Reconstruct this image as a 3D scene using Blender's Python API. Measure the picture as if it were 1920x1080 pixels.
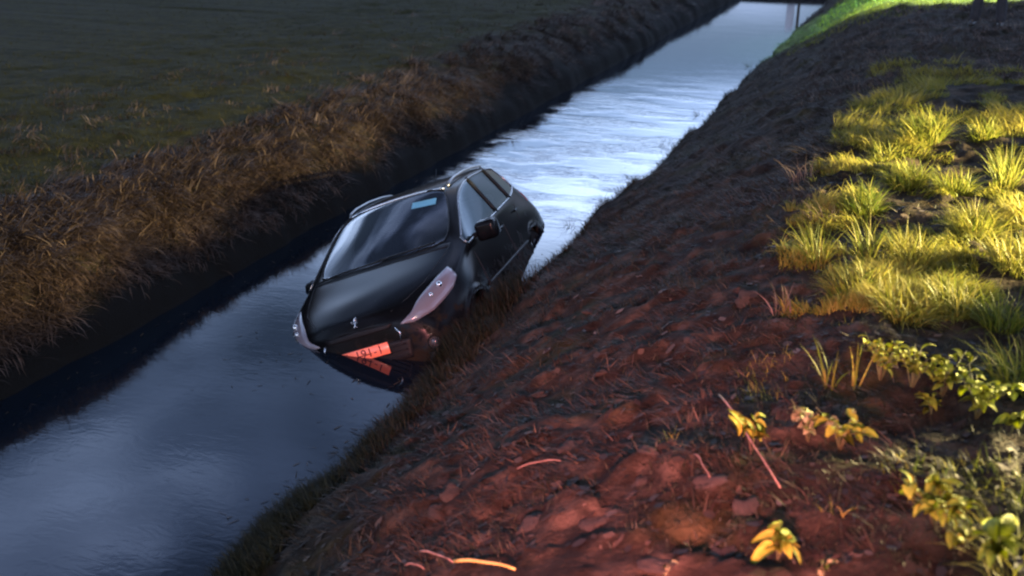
import bpy, bmesh, math, random
import numpy as np
from mathutils import Vector, Matrix, noise
from mathutils.bvhtree import BVHTree

S = bpy.context.scene
for o in list(bpy.data.objects): bpy.data.objects.remove(o)
C = S.collection
random.seed(7); rng = np.random.default_rng(7)

# ------------------------------------------------------------------ camera
FPX = 1910.0; CAMH = 3.862
def cam_axes():
    d = np.array([1790.0-960, 540+230.0, -FPX]); d /= np.linalg.norm(d)
    fh = np.array([0, 770.0, -FPX]); fh /= np.linalg.norm(fh)
    up = np.cross([1.0, 0, 0], fh)
    return np.array([np.cross(d, up), d, up]).T          # cam = M @ world
CM = cam_axes()
cd = bpy.data.cameras.new('camera'); cam = bpy.data.objects.new('camera', cd); C.objects.link(cam)
cd.sensor_width = 36; cd.lens = FPX/1920*36; cd.clip_end = 3000; cd.clip_start = 0.05
mw = Matrix(CM.T.tolist()).to_4x4(); mw.translation = (0, 0, CAMH); cam.matrix_world = mw
cd.dof.use_dof = True; cd.dof.focus_distance = 8.2; cd.dof.aperture_fstop = 1.6
S.camera = cam

# ------------------------------------------------------------------ dusk sky
W = bpy.data.worlds.new('World'); S.world = W; W.use_nodes = True
nt = W.node_tree; N = nt.nodes; L = nt.links; bg = N['Background']
sky = N.new('ShaderNodeTexSky'); sky.sky_type = 'NISHITA'; sky.sun_disc = False
sky.sun_elevation = math.radians(4); sky.sun_rotation = math.radians(200); sky.altitude = 0; sky.dust_density = 0.6; sky.ozone_density = 3
tc = N.new('ShaderNodeTexCoord')
mp = N.new('ShaderNodeMapping'); mp.inputs['Scale'].default_value = (1.0, 1.0, 2.2); mp.inputs['Location'].default_value = (9.1, 6.3, 4.5)
nz = N.new('ShaderNodeTexNoise'); nz.inputs['Scale'].default_value = 2.6; nz.inputs['Detail'].default_value = 3; nz.inputs['Roughness'].default_value = 0.5
nz.inputs['Distortion'].default_value = 0.3
L.new(tc.outputs['Generated'], mp.inputs['Vector']); L.new(mp.outputs[0], nz.inputs['Vector'])
cr = N.new('ShaderNodeValToRGB'); e = cr.color_ramp.elements
e[0].position = 0.41; e[0].color = (0.5, 0.58, 0.74, 1); e[1].position = 0.61; e[1].color = (4.2, 4.8, 5.9, 1)
m2 = e_ = cr.color_ramp.elements.new(0.5); m2.color = (1.5, 1.8, 2.4, 1)
L.new(nz.outputs['Fac'], cr.inputs[0])
mx = N.new('ShaderNodeMix'); mx.data_type = 'RGBA'; mx.blend_type = 'MIX'; mx.inputs[0].default_value = 0.8
L.new(sky.outputs[0], mx.inputs[6]); L.new(cr.outputs[0], mx.inputs[7])
sxy = N.new('ShaderNodeSeparateXYZ'); L.new(tc.outputs['Generated'], sxy.inputs[0])
el_ = N.new('ShaderNodeValToRGB'); L.new(sxy.outputs['Z'], el_.inputs[0]); q = el_.color_ramp.elements      # luminous cloud layer low all round, darker overhead
q[0].position = 0.0; q[0].color = (2.0, 1.9, 2.3, 1); q[1].position = 1; q[1].color = (.15, .15, .16, 1)
for p_, c_ in ((.15, (2.0, 2.1, 2.6)), (.22, (2.6, 3.0, 3.7)), (.28, (4.4, 4.9, 5.8)), (.37, (1.2, 1.4, 1.75)), (.5, (1.1, 1.3, 1.75)), (.67, (1.05, 1.2, 1.7)), (.78, (.20, .20, .20))):
    w_ = q.new(p_); w_.color = (*c_, 1)
ml = N.new('ShaderNodeMix'); ml.data_type = 'RGBA'; ml.blend_type = 'MULTIPLY'; ml.inputs[0].default_value = 1
L.new(mx.outputs[2], ml.inputs[6]); L.new(el_.outputs[0], ml.inputs[7])
L.new(ml.outputs[2], bg.inputs['Color']); bg.inputs['Strength'].default_value = 0.26

# ------------------------------------------------------------------ sun afterglow, lamps of the vehicles on the road, added fill spots
def light(name, kind, loc, target=None, energy=1, color=(1, 1, 1), **kw):
    ld = bpy.data.lights.new(name, kind); ld.energy = energy; ld.color = color
    for k, v in kw.items(): setattr(ld, k, v)
    o = bpy.data.objects.new(name, ld); C.objects.link(o); o.location = loc
    if target is not None: o.rotation_euler = (Vector(target)-Vector(loc)).to_track_quat('-Z', 'Y').to_euler()
    return o
light('sun', 'SUN', (0, 0, 30), (8, -20, 18), 0.03, (1, .85, .7), angle=math.radians(12))
light('headlamp_beam', 'SPOT', (4.3, 8.2, 2.52), (-1.4, 7.0, 1.3), 21000, (1, .80, .36), spot_size=math.radians(110), spot_blend=.7, shadow_soft_size=.07)
light('rear_lamp_glow', 'SPOT', (-.15, -.5, 3.0), (-.95, 4.15, .9), 6400, (1, .25, .26), spot_size=math.radians(38), spot_blend=1.0, shadow_soft_size=.14)
light('plate_glow_spot', 'SPOT', (-.4, -.4, 3.1), (-4.05, 6.86, .05), 1250, (1, .16, .12), spot_size=math.radians(7), spot_blend=1.0, shadow_soft_size=.03)  # added red spot on the plate, standing in for its retroreflection
light('warm_fill', 'SPOT', (2.6, -3.5, 4.9), (-1.8, 11, .5), 2300, (1, .72, .48), spot_size=math.radians(75), spot_blend=.8, shadow_soft_size=.12)  # added fill behind the camera to warm the banks
light('green_lamp', 'SPOT', (1.7, 24.8, 6), (1.1, 24.2, 1.7), 30000, (.72, 1, .36), spot_size=math.radians(58), spot_blend=.3, shadow_soft_size=.15)
light('green_lamp', 'SPOT', (1.8, 28.5, 7), (.3, 27.0, 1.5), 17000, (.40, 1, .40), spot_size=math.radians(58), spot_blend=.35, shadow_soft_size=.15)

S.view_settings.view_transform = 'Standard'; S.view_settings.look = 'None'; S.view_settings.exposure = 0; S.view_settings.gamma = 1
S.cycles.use_denoising = True; S.cycles.max_bounces = 8; S.cycles.transparent_max_bounces = 16
S.cycles.pixel_filter_type = 'BLACKMAN_HARRIS'; S.cycles.filter_width = 2.2
S.cycles.caustics_reflective = False; S.cycles.caustics_refractive = False

# ------------------------------------------------------------------ helpers
def tag(o, label=None, cat=None, group=None, kind=None):
    for k, v in (('label', label), ('category', cat), ('group', group), ('kind', kind)):
        if v: o[k] = v
    return o
def empty(name, mat=None, loc=None):
    o = bpy.data.objects.new(name, None); C.objects.link(o); o.empty_display_size = .1
    if mat is not None: o.matrix_world = mat
    if loc is not None: o.location = loc
    return o
def link(name, me, mat=None, parent=None, smooth=True):
    o = bpy.data.objects.new(name, me); C.objects.link(o)
    if mat and not me.materials: me.materials.append(mat)
    if parent: o.parent = parent
    if smooth: me.polygons.foreach_set('use_smooth', [True]*len(me.polygons))
    return o
def frombm(name, bm, mat, parent=None, smooth=True):
    me = bpy.data.meshes.new(name); bm.to_mesh(me); bm.free()
    return link(name, me, mat, parent, smooth)
def tri_mesh(name, V, F, tint=None):
    me = bpy.data.meshes.new(name); V = np.asarray(V, dtype=np.float32); F = np.asarray(F, dtype=np.int32)
    me.vertices.add(len(V)); me.vertices.foreach_set('co', V.ravel())
    me.loops.add(F.size); me.loops.foreach_set('vertex_index', F.ravel())
    k = F.shape[1]; me.polygons.add(len(F)); me.polygons.foreach_set('loop_start', np.arange(0, F.size, k, dtype=np.int32))
    me.update(calc_edges=True)
    if tint is not None:
        a = me.attributes.new('tint', 'FLOAT', 'POINT'); a.data.foreach_set('value', np.asarray(tint, dtype=np.float32))
    return me

def mat(name, col=(.5, .5, .5), rough=.5, metal=0, spec=.5, coat=0, emit=None):
    m = bpy.data.materials.new(name); m.use_nodes = True; b = m.node_tree.nodes['Principled BSDF']
    b.inputs['Base Color'].default_value = (*col, 1); b.inputs['Roughness'].default_value = rough
    b.inputs['Metallic'].default_value = metal; b.inputs['Specular IOR Level'].default_value = spec
    b.inputs['Coat Weight'].default_value = coat; b.inputs['Coat Roughness'].default_value = .03
    return m
def noisy(name, cols, scale=5, rough=.9, detail=6, bump=0, bscale=30, spec=.3, coat=0, stretch=(1, 1, 1), dist=.02):
    m = mat(name, cols[0], rough, spec=spec, coat=coat); t = m.node_tree; b = t.nodes['Principled BSDF']
    c = t.nodes.new('ShaderNodeTexCoord'); mp = t.nodes.new('ShaderNodeMapping'); mp.inputs['Scale'].default_value = stretch
    t.links.new(c.outputs['Object'], mp.inputs[0])
    n = t.nodes.new('ShaderNodeTexNoise'); n.inputs['Scale'].default_value = scale; n.inputs['Detail'].default_value = detail
    t.links.new(mp.outputs[0], n.inputs['Vector'])
    r = t.nodes.new('ShaderNodeValToRGB'); el = r.color_ramp.elements
    el[0].position = .3; el[1].position = .7; el[0].color = (*cols[0], 1); el[1].color = (*cols[-1], 1)
    for i, cc in enumerate(cols[1:-1]):
        q = el.new(.3+.4*(i+1)/(len(cols)-1)); q.color = (*cc, 1)
    t.links.new(n.outputs['Fac'], r.inputs[0]); t.links.new(r.outputs[0], b.inputs['Base Color'])
    if bump:
        n2 = t.nodes.new('ShaderNodeTexNoise'); n2.inputs['Scale'].default_value = bscale; n2.inputs['Detail'].default_value = 5
        bp = t.nodes.new('ShaderNodeBump'); bp.inputs['Strength'].default_value = bump; bp.inputs['Distance'].default_value = dist
        t.links.new(mp.outputs[0], n2.inputs['Vector']); t.links.new(n2.outputs['Fac'], bp.inputs['Height']); t.links.new(bp.outputs[0], b.inputs['Normal'])
    return m
def blade_mat(name, c0, c1, c2, trans=.35):
    m = bpy.data.materials.new(name); m.use_nodes = True; t = m.node_tree; b = t.nodes['Principled BSDF']; out = t.nodes['Material Output']
    at = t.nodes.new('ShaderNodeAttribute'); at.attribute_name = 'tint'
    r = t.nodes.new('ShaderNodeValToRGB'); el = r.color_ramp.elements
    el[0].color = (*c0, 1); el[1].color = (*c2, 1); q = el.new(.5); q.color = (*c1, 1)
    t.links.new(at.outputs['Fac'], r.inputs[0]); t.links.new(r.outputs[0], b.inputs['Base Color'])
    b.inputs['Roughness'].default_value = .55; b.inputs['Specular IOR Level'].default_value = .18
    tr = t.nodes.new('ShaderNodeBsdfTranslucent'); t.links.new(r.outputs[0], tr.inputs['Color'])
    ms = t.nodes.new('ShaderNodeMixShader'); ms.inputs[0].default_value = trans
    t.links.new(b.outputs[0], ms.inputs[1]); t.links.new(tr.outputs[0], ms.inputs[2]); t.links.new(ms.outputs[0], out.inputs['Surface'])
    return m

# value noise in numpy
_P = rng.random((256, 256)).astype(np.float32)
def vnoise(x, y):
    xi = np.floor(x).astype(int); yi = np.floor(y).astype(int); fx = x-xi; fy = y-yi
    fx = fx*fx*(3-2*fx); fy = fy*fy*(3-2*fy); a = xi & 255; b = yi & 255; a1 = (a+1) & 255; b1 = (b+1) & 255
    return (_P[a, b]*(1-fx)+_P[a1, b]*fx)*(1-fy)+(_P[a, b1]*(1-fx)+_P[a1, b1]*fx)*fy
def fbm(x, y, s, o=4, g=.5):
    r = 0; am = 1; t = 0
    for i in range(o):
        r = r+am*(vnoise(x/s+17.3*i, y/s-9.1*i)-.5)*2; t += am; am *= g; s /= 2.03
    return r/t
def sstep(a, b, x):
    t = np.clip((x-a)/(b-a), 0, 1); return t*t*(3-2*t)

# ------------------------------------------------------------------ terrain
PX = np.array([-900, -9.5, -8.3, -7.7, -7.2, -6.92, -6.62, -6.52, -6.45, -6.4, -6.1, -5.2, -4.3, -3.7, -3.46, -3.39, -3.3, -3.0, -2.2, -1.4, -.8, -.2, .8, 3, 900])
PZ = np.array([1.0, .93, .90, .84, .71, .50, .34, .24, .05, -.06, -.4, -.95, -1.05, -.6, -.10, 0.0, .10, .28, .78, 1.2, 1.44, 1.56, 1.66, 1.8, 1.9])
def height(x, y):
    x = np.asarray(x, float); y = np.asarray(y, float)
    near = x > -4.7
    wig = np.where(near, .10*fbm(y*0+3.3, y, 1.1, 3)+.04*fbm(y*0+8.3, y, .3, 2), .09*fbm(y*0+5.1, y, .8, 3))
    bul = -.17*np.exp(-((y-11.3)/1.0)**2)-.10*np.exp(-((y-9.0)/.8)**2)
    bul = np.where(near, bul*np.exp(-np.clip(x+3.4, 0, 9)/.8), 0)
    wob = np.where(x < -6.2, .28*fbm(x*.2, y, 1.3, 3)*sstep(-6.2, -7.2, x)*sstep(-12, -8, x), 0)
    z = np.interp(x-wig-bul-wob, PX, PZ)
    above = sstep(-.05, .35, z)
    amp = np.where(near, .075, .08)
    z = z+above*amp*fbm(x, y, .75, 5, .55)*np.where(x > 4, .3, 1)
    z = z+above*.035*np.abs(fbm(x+5, y+2, .22, 3))*np.where(x > 4, .2, 1)-above*.012
    # clods and dents trodden into the near bank
    cl = np.where(near & (x < 1.5), sstep(.10, .4, fbm(x*1.1+40, y, .30, 3)), 0); z = z+above*.042*cl; cl = np.where(near & (x < 1.2), sstep(.1, .35, fbm(x+71, y*1.1+13, .13, 2)), 0); z = z+above*.02*cl
    z = z+above*np.where(near, .19*sstep(1.0, 1.9, x)*sstep(3.6, 2.6, x)*sstep(7.1, 6.3, y)*sstep(1.0, 2.5, y), 0)  # unseen ridge added to shade the ground below the weeds
    # the earth dam that closes the ditch
    dam = .5*sstep(38.3, 39.6, y+.1*fbm(x, y*0, 1, 2)); z = np.where((x > -7.5) & (x < -1.8), np.maximum(z, dam-.03), z)
    return z
def at(px, py):                                   # ground point seen at a pixel of the 1920 x 1080 photograph
    v = CM.T @ np.array([px-960, 540-py, -FPX]); v = v/np.linalg.norm(v)
    t = np.linspace(3, 80, 6000); P = np.array([0, 0, CAMH])[None]+t[:, None]*v
    hz = np.maximum(height(P[:, 0], P[:, 1]), 0); k = np.argmax(P[:, 2] < hz)
    return Vector((P[k, 0], P[k, 1], float(hz[k])))
def axis(spans):
    out = []
    for a, b, n in spans: out += list(np.linspace(a, b, n, endpoint=False))
    out.append(spans[-1][1]); return np.array(out)
xs = axis([(-900, -60, 12), (-60, -14, 20), (-14, -8.6, 45), (-8.6, -5.6, 80), (-5.6, -3.7, 12), (-3.7, 2.2, 165), (2.2, 6, 25), (6, 60, 24), (60, 900, 12)])
yy = [3.0]
while yy[-1] < 70: yy.append(yy[-1]+max(.034, .0062*yy[-1]))
while yy[-1] < 900: yy.append(yy[-1]*1.12)
ys = np.array(list(np.linspace(-60, 3, 45, endpoint=False))+yy)
GX, GY = np.meshgrid(xs, ys); GZ = height(GX, GY); nx = len(xs); ny = len(ys)
V = np.stack([GX.ravel(), GY.ravel(), GZ.ravel()], 1)
I = (np.arange(ny-1)[:, None]*nx+np.arange(nx-1)[None]).ravel()
F = np.stack([I, I+1, I+1+nx, I+nx], 1)
# ground material: wet soil, thatch and thin turf by place
gm = bpy.data.materials.new('ground_soil'); gm.use_nodes = True; t = gm.node_tree; b = t.nodes['Principled BSDF']; b.inputs['Roughness'].default_value = .85; b.inputs['Specular IOR Level'].default_value = .10
ge = t.nodes.new('ShaderNodeNewGeometry'); sx = t.nodes.new('ShaderNodeSeparateXYZ'); t.links.new(ge.outputs['Position'], sx.inputs[0])
def noi(s, d=6, r=.55):
    n = t.nodes.new('ShaderNodeTexNoise'); n.inputs['Scale'].default_value = s; n.inputs['Detail'].default_value = d; n.inputs['Roughness'].default_value = r
    t.links.new(ge.outputs['Position'], n.inputs['Vector']); return n
def ramp(src, pts):
    r = t.nodes.new('ShaderNodeValToRGB'); el = r.color_ramp.elements
    while len(el) < len(pts): el.new(.5)
    for q, (p, c) in zip(el, pts): q.position = p; q.color = (*c, 1)
    t.links.new(src, r.inputs[0]); return r
n1 = noi(1.6); n2 = noi(5, 8, .62); n3 = noi(45)
soil = ramp(n2.outputs['Fac'], [(.3, (.006, .0045, .0032)), (.5, (.020, .0148, .0102)), (.66, (.060, .043, .030))])
turf = ramp(n2.outputs['Fac'], [(.3, (.010, .010, .001)), (.6, (.028, .026, .003)), (.8, (.052, .042, .006))])
def mth(op, a, b_=None, c=None):
    m = t.nodes.new('ShaderNodeMath'); m.operation = op
    for i, v in enumerate((a, b_, c)):
        if v is None: continue
        if isinstance(v, (int, float)): m.inputs[i].default_value = v
        else: t.links.new(v, m.inputs[i])
    return m.outputs[0]
def mrange(v, a, b_):
    m = t.nodes.new('ShaderNodeMapRange'); m.interpolation_type = 'SMOOTHSTEP'; t.links.new(v, m.inputs[0]); m.inputs[1].default_value = a; m.inputs[2].default_value = b_; return m.outputs[0]
jx = mth('ADD', sx.outputs['X'], mth('MULTIPLY', mth('SUBTRACT', n1.outputs['Fac'], .5), 2.2))
left = mth('SUBTRACT', 1.0, mrange(jx, -8.6, -7.5))
right = mrange(jx, 1.0, 3.5)
patch = mrange(n1.outputs['Fac'], .52, .66)
far = mrange(sx.outputs['Y'], 20.5, 23)
g_ = mth('MAXIMUM', left, mth('MAXIMUM', right, mth('MULTIPLY', patch, .5))); g_ = mth('MAXIMUM', g_, mth('MULTIPLY', far, mrange(jx, -3.2, -1.5)))
mxx = t.nodes.new('ShaderNodeMix'); mxx.data_type = 'RGBA'; t.links.new(g_, mxx.inputs[0]); t.links.new(soil.outputs[0], mxx.inputs[6]); t.links.new(turf.outputs[0], mxx.inputs[7])
wet = t.nodes.new('ShaderNodeMix'); wet.data_type = 'RGBA'            # shade of the low far face painted into its wet peat
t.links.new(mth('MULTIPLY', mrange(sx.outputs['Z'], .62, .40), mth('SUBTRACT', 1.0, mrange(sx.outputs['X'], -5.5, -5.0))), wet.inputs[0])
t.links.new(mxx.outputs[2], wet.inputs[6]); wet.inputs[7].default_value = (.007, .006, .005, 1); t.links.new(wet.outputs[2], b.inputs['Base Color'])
bp = t.nodes.new('ShaderNodeBump'); bp.inputs['Strength'].default_value = .6; bp.inputs['Distance'].default_value = .02
t.links.new(mth('ADD', n3.outputs['Fac'], mth('MULTIPLY', n2.outputs['Fac'], 1.5)), bp.inputs['Height']); t.links.new(bp.outputs[0], b.inputs['Normal'])
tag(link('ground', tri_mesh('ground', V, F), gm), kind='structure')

# water
wm = bpy.data.materials.new('ditch_water'); wm.use_nodes = True; t = wm.node_tree; b = t.nodes['Principled BSDF']
b.inputs['Base Color'].default_value = (.005, .009, .015, 1); b.inputs['Roughness'].default_value = .035; b.inputs['IOR'].default_value = 1.62
ge = t.nodes.new('ShaderNodeNewGeometry'); sx = t.nodes.new('ShaderNodeSeparateXYZ'); t.links.new(ge.outputs['Position'], sx.inputs[0])
mp = t.nodes.new('ShaderNodeMapping'); mp.inputs['Rotation'].default_value = (0, 0, math.radians(-22)); mp.inputs['Scale'].default_value = (1.0, 2.3, 1); t.links.new(ge.outputs['Position'], mp.inputs[0])
a1 = t.nodes.new('ShaderNodeTexNoise'); a1.inputs['Scale'].default_value = 5.5; a1.inputs['Detail'].default_value = 4; a1.inputs['Distortion'].default_value = 1.4
a2 = t.nodes.new('ShaderNodeTexNoise'); a2.inputs['Scale'].default_value = .8; a2.inputs['Detail'].default_value = 2
t.links.new(mp.outputs[0], a1.inputs['Vector']); t.links.new(mp.outputs[0], a2.inputs['Vector'])
rip = mth('MULTIPLY', mrange(sx.outputs['Y'], 10.2, 12.5), mth('SUBTRACT', 1.0, mrange(sx.outputs['Y'], 15.5, 22)))
rip = mth('ADD', mth('MULTIPLY', mth('MULTIPLY', rip, mrange(a2.outputs['Fac'], .40, .60)), .75), .09)
hh = mth('ADD', mth('MULTIPLY', a1.outputs['Fac'], mth('MULTIPLY', rip, .35)), mth('MULTIPLY', a2.outputs['Fac'], .10))
bp = t.nodes.new('ShaderNodeBump'); bp.inputs['Strength'].default_value = .55; bp.inputs['Distance'].default_value = .03
t.links.new(hh, bp.inputs['Height']); t.links.new(bp.outputs[0], b.inputs['Normal'])
bm = bmesh.new()
vs = [bm.verts.new(p) for p in ((-6.6, -60, 0), (-2.9, -60, 0), (-2.9, 39.3, 0), (-6.6, 39.3, 0))]; bm.faces.new(vs)
tag(frombm('water', bm, wm, smooth=False), kind='structure')

# ------------------------------------------------------------------ grass blades
def blades(P, ln, wd, az, lean, droop, tint, seg=3):
    """P roots Nx3; az heading of the lean; lean 0..1 initial tilt; droop extra bend. Returns V, F, tint."""
    n = len(P); d = np.stack([np.cos(az), np.sin(az), 0*az], 1); sd = np.stack([-np.sin(az), np.cos(az), 0*az], 1)
    tw = rng.uniform(-1.2, 1.2, n); sd = sd*np.cos(tw)[:, None]+d*np.sin(tw)[:, None]
    Vs = []; cur = P.copy(); ang = lean.copy()
    for k in range(seg+1):
        f = k/seg; w = wd*(1-f**1.6)*(.65+.35*min(1, f*3))
        if k < seg: Vs += [cur-sd*w[:, None]*.5, cur+sd*w[:, None]*.5]
        else: Vs += [cur.copy()]
        st = (ln/seg)[:, None]; cur = cur+st*(np.sin(ang)[:, None]*d+np.cos(ang)[:, None]*np.array([0, 0, 1.0])); ang = ang+droop/seg
    m = 2*seg+1; Vv = np.stack(Vs, 1).reshape(n*m, 3); base = (np.arange(n)*m)[:, None]
    fs = []
    for k in range(seg-1): a = 2*k; fs += [[a, a+1, a+3], [a, a+3, a+2]]
    fs += [[2*seg-2, 2*seg-1, 2*seg]]
    F = (base[:, :, None]+np.array(fs)[None]).reshape(-1, 3)
    return Vv, F, np.repeat(tint, m)
def gpos(x, y, dz=-.01): return np.stack([x, y, height(x, y)+dz], 1)
M_dead = blade_mat('dead_grass_blades', (.020, .013, .009), (.064, .043, .033), (.145, .102, .078), .25)
M_green = blade_mat('short_turf_blades', (.016, .016, .002), (.034, .031, .003), (.062, .050, .007), .3)
M_lush = blade_mat('lush_grass_blades', (.050, .080, .009), (.122, .135, .016), (.25, .215, .042), .35)
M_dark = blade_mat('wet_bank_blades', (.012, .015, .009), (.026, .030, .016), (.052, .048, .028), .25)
M_thatch = blade_mat('thatch_blades', (.022, .014, .010), (.060, .038, .028), (.13, .085, .064), .2)
M_mat = blade_mat('matted_blades', (.016, .011, .007), (.042, .030, .019), (.10, .072, .045), .2)
M_wl = blade_mat('waterline_blades', (.010, .011, .006), (.020, .022, .010), (.045, .038, .022), .25)
def stuff(name, label, cat, parts, m):
    V = []; F = []; T = []; o = 0
    for v, f, tt in parts: V.append(v); F.append(f+o); T.append(tt); o += len(v)
    return tag(link(name, tri_mesh(name, np.concatenate(V), np.concatenate(F), np.concatenate(T)), m, smooth=False), label, cat, kind='stuff')
U = rng.uniform; G = rng.normal
def ysamp(a, b, n): u = U(0, 1, n); return 1/(1/a+(1/b-1/a)*u)       # denser close to the camera

# dead grass hanging over the crest of the far bank, in clumps
def clumps(nc, per, xr, yr, sx_, ln, m_lean, az0, wd=(.004, .009), sy=None):
    cx = U(*xr, nc); cy = ysamp(*yr, nc); k = np.repeat(np.arange(nc), per); n = len(k)
    ca = az0+G(0, .95, nc); cl = U(.7, 1.25, nc); ct = U(0, .95, nc)**1.3
    x = cx[k]+G(0, sx_, n); y = cy[k]+G(0, sx_ if sy is None else sy, n)
    az = ca[k]+G(0, .35, n)
    return blades(gpos(x, y), U(*ln, n)*cl[k], U(*wd, n), az, np.clip(G(m_lean, .3, n), .05, 1.7), U(.5, 1.6, n), np.clip(ct[k]+G(0, .22, n), 0, 1))
far1 = clumps(1300, 52, (-8.2, -6.95), (4.2, 40), .065, (.10, .30), 1.05, -.1, (.008, .020))
far2 = clumps(1500, 26, (-7.5, -6.62), (4.2, 34), .05, (.12, .26), 1.35, -.1, (.008, .018))
far3 = clumps(260, 26, (-12, -8.1), (5, 40), .09, (.06, .2), .7, -.1, (.006, .014))
stuff('dead_grass', 'matted brown dead grass hanging over the edge of the far bank', 'grass', [far1, far3], M_dead)
stuff('bank_thatch', 'dark reddish brown thatch on the lower face of the far bank', 'grass', [far2], M_thatch)
n = 46000; x = -8.0-np.abs(G(0, 1, n))*6; y = ysamp(4, 60, n)
f3 = blades(gpos(x, y), U(.03, .09, n), U(.004, .009, n)*(1+y/25), U(0, 6.3, n), U(.1, .9, n), U(.2, 1.2, n), U(0, 1, n), 2)
stuff('meadow_grass', 'short dark green grass of the field beyond the ditch', 'grass', [f3], M_green)
# thin dark growth all over the near slope
n = 52000; x = U(-3.34, -.4, n); y = ysamp(3.2, 34, n); keep = fbm(x, y, .5, 3) > -.05+.25*U(-1, 1, n); keep &= U(0, 1, n) < np.where((y < 6.3) & (x > -2.6), .25, 1); x = x[keep]; y = y[keep]; n = len(x)
nb = blades(gpos(x, y), U(.025, .085, n), U(.003, .007, n)*(1+y/14), G(math.pi, 1.2, n), U(.4, 1.3, n), U(.2, 1.0, n), U(0, 1, n), 2)
n = 9000; y = ysamp(3.4, 36, n); x = -3.36+np.abs(G(0, .05, n))-.17*np.exp(-((y-11.3)/1.0)**2)
nb2 = blades(gpos(x, y), U(.05, .17, n)*U(.5, 1, n), U(.003, .007, n)*(1+y/16), G(math.pi, 1.0, n), U(.05, .9, n), U(.2, 1.3, n), U(0, 1, n))
nc = 300; cy_ = ysamp(3.3, 7.6, nc); cx_ = -3.38+U(0, .3, nc)**1.0; k = np.repeat(np.arange(nc), 40); n = len(k); x = cx_[k]+G(0, .035, n); y = cy_[k]+G(0, .035, n)
nb3 = blades(gpos(x, y), U(.06, .2, n), U(.004, .009, n), G(math.pi, .8, n), U(.1, .9, n), U(.4, 1.6, n), U(0, .8, n))
k = 3200; nb4 = blades(gpos(-3.42+np.abs(G(0, .10, k)), U(6.8, 8.6, k)), U(.12, .34, k), U(.005, .011, k), G(math.pi, .8, k), U(.05, .7, k), U(.3, 1.3, k), U(0, .6, k))
nb3 = (np.concatenate([nb3[0], nb4[0]]), np.concatenate([nb3[1], nb4[1]+len(nb3[0])]), np.concatenate([nb3[2], nb4[2]]))
stuff('waterline_grass', 'dark green grass hanging over the near waterline in front of the car', 'grass', [nb3], M_wl)
stuff('bank_grass', 'sparse dark wet grass on the near slope down to the water', 'grass', [nb, nb2], M_dark)
# lush grass on top of the near bank
cx = []
n = 150000; x = U(-.95, 2.6, n); y = ysamp(5.6, 14.5, n); ml = fbm(x+3, y+1, .42, 3); keep = (ml > .05) & (x > -.75+.25*fbm(x*0, y, .8, 2)); x = x[keep]; y = y[keep]; n = len(x)
lg = blades(gpos(x, y), U(.04, .14, n)*(.45+2.6*np.clip(ml[keep], 0, .5)), U(.004, .012, n), fbm(x, y, .5, 2)*5+G(math.pi*.85, .5, n), U(.1, .9, n), U(.8, 2.4, n), np.clip(ml[keep]+.2+U(0, .6, n), 0, 1))
n = 16000; x = U(-.9, 2.8, n); y = ysamp(3.2, 5.8, n); keep = fbm(x+3, y+1, .35, 3) > .33; x = x[keep]; y = y[keep]; n = len(x)
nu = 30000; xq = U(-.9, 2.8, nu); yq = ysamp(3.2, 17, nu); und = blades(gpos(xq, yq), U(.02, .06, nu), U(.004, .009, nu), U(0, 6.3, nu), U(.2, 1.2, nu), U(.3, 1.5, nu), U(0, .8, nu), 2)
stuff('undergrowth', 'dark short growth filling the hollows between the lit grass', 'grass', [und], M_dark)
lg2 = blades(gpos(x, y), U(.03, .10, n), U(.003, .006, n), G(math.pi*.85, 1.2, n), U(.1, 1.0, n), U(.5, 1.6, n), U(0, 1, n))
n = 26000; x = U(-2.6, 9, n); y = ysamp(20.6, 60, n)
lg3 = blades(gpos(x, y), U(.05, .14, n), U(.008, .02, n), U(0, 6.3, n), U(.1, .8, n), U(.2, 1.2, n), U(0, 1, n), 2)
stuff('verge_grass', 'lit yellow green grass covering the top of the near bank', 'grass', [lg, lg2, lg3], M_lush)

# flattened dead grass and rank blades matted over the near slope
def mats(nc, per, yr, ln, xr=(-3.1, .3)):
    cx = U(*xr, nc); cy = ysamp(*yr, nc); k = np.repeat(np.arange(nc), per); n = len(k); ca = G(math.pi+.5, 1.1, nc); sz = U(.5, 1.4, nc)
    x = cx[k]+G(0, .06, n)*sz[k]; y = cy[k]+G(0, .05, n)*sz[k]; ct = U(0, .8, nc)
    return blades(gpos(x, y), U(*ln, n)*sz[k], U(.004, .013, n), ca[k]+G(0, .4, n), U(.9, 1.5, n), U(.0, .9, n), np.clip(ct[k]+G(0, .2, n), 0, 1))
stuff('matted_grass', 'flattened dead grass matted over the muddy near slope', 'grass', [mats(480, 30, (3.3, 10), (.04, .13)), mats(400, 30, (8, 26), (.08, .2), (-3.2, -.6))], M_mat)
stuff('dead_verge_grass', 'dull brown dead grass around the standing legs beyond the lit tufts', 'grass', [clumps(900, 26, (-1.6, 4.5), (13, 21.5), .08, (.05, .15), .8, 2.4, (.006, .014))], M_dead)
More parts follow.
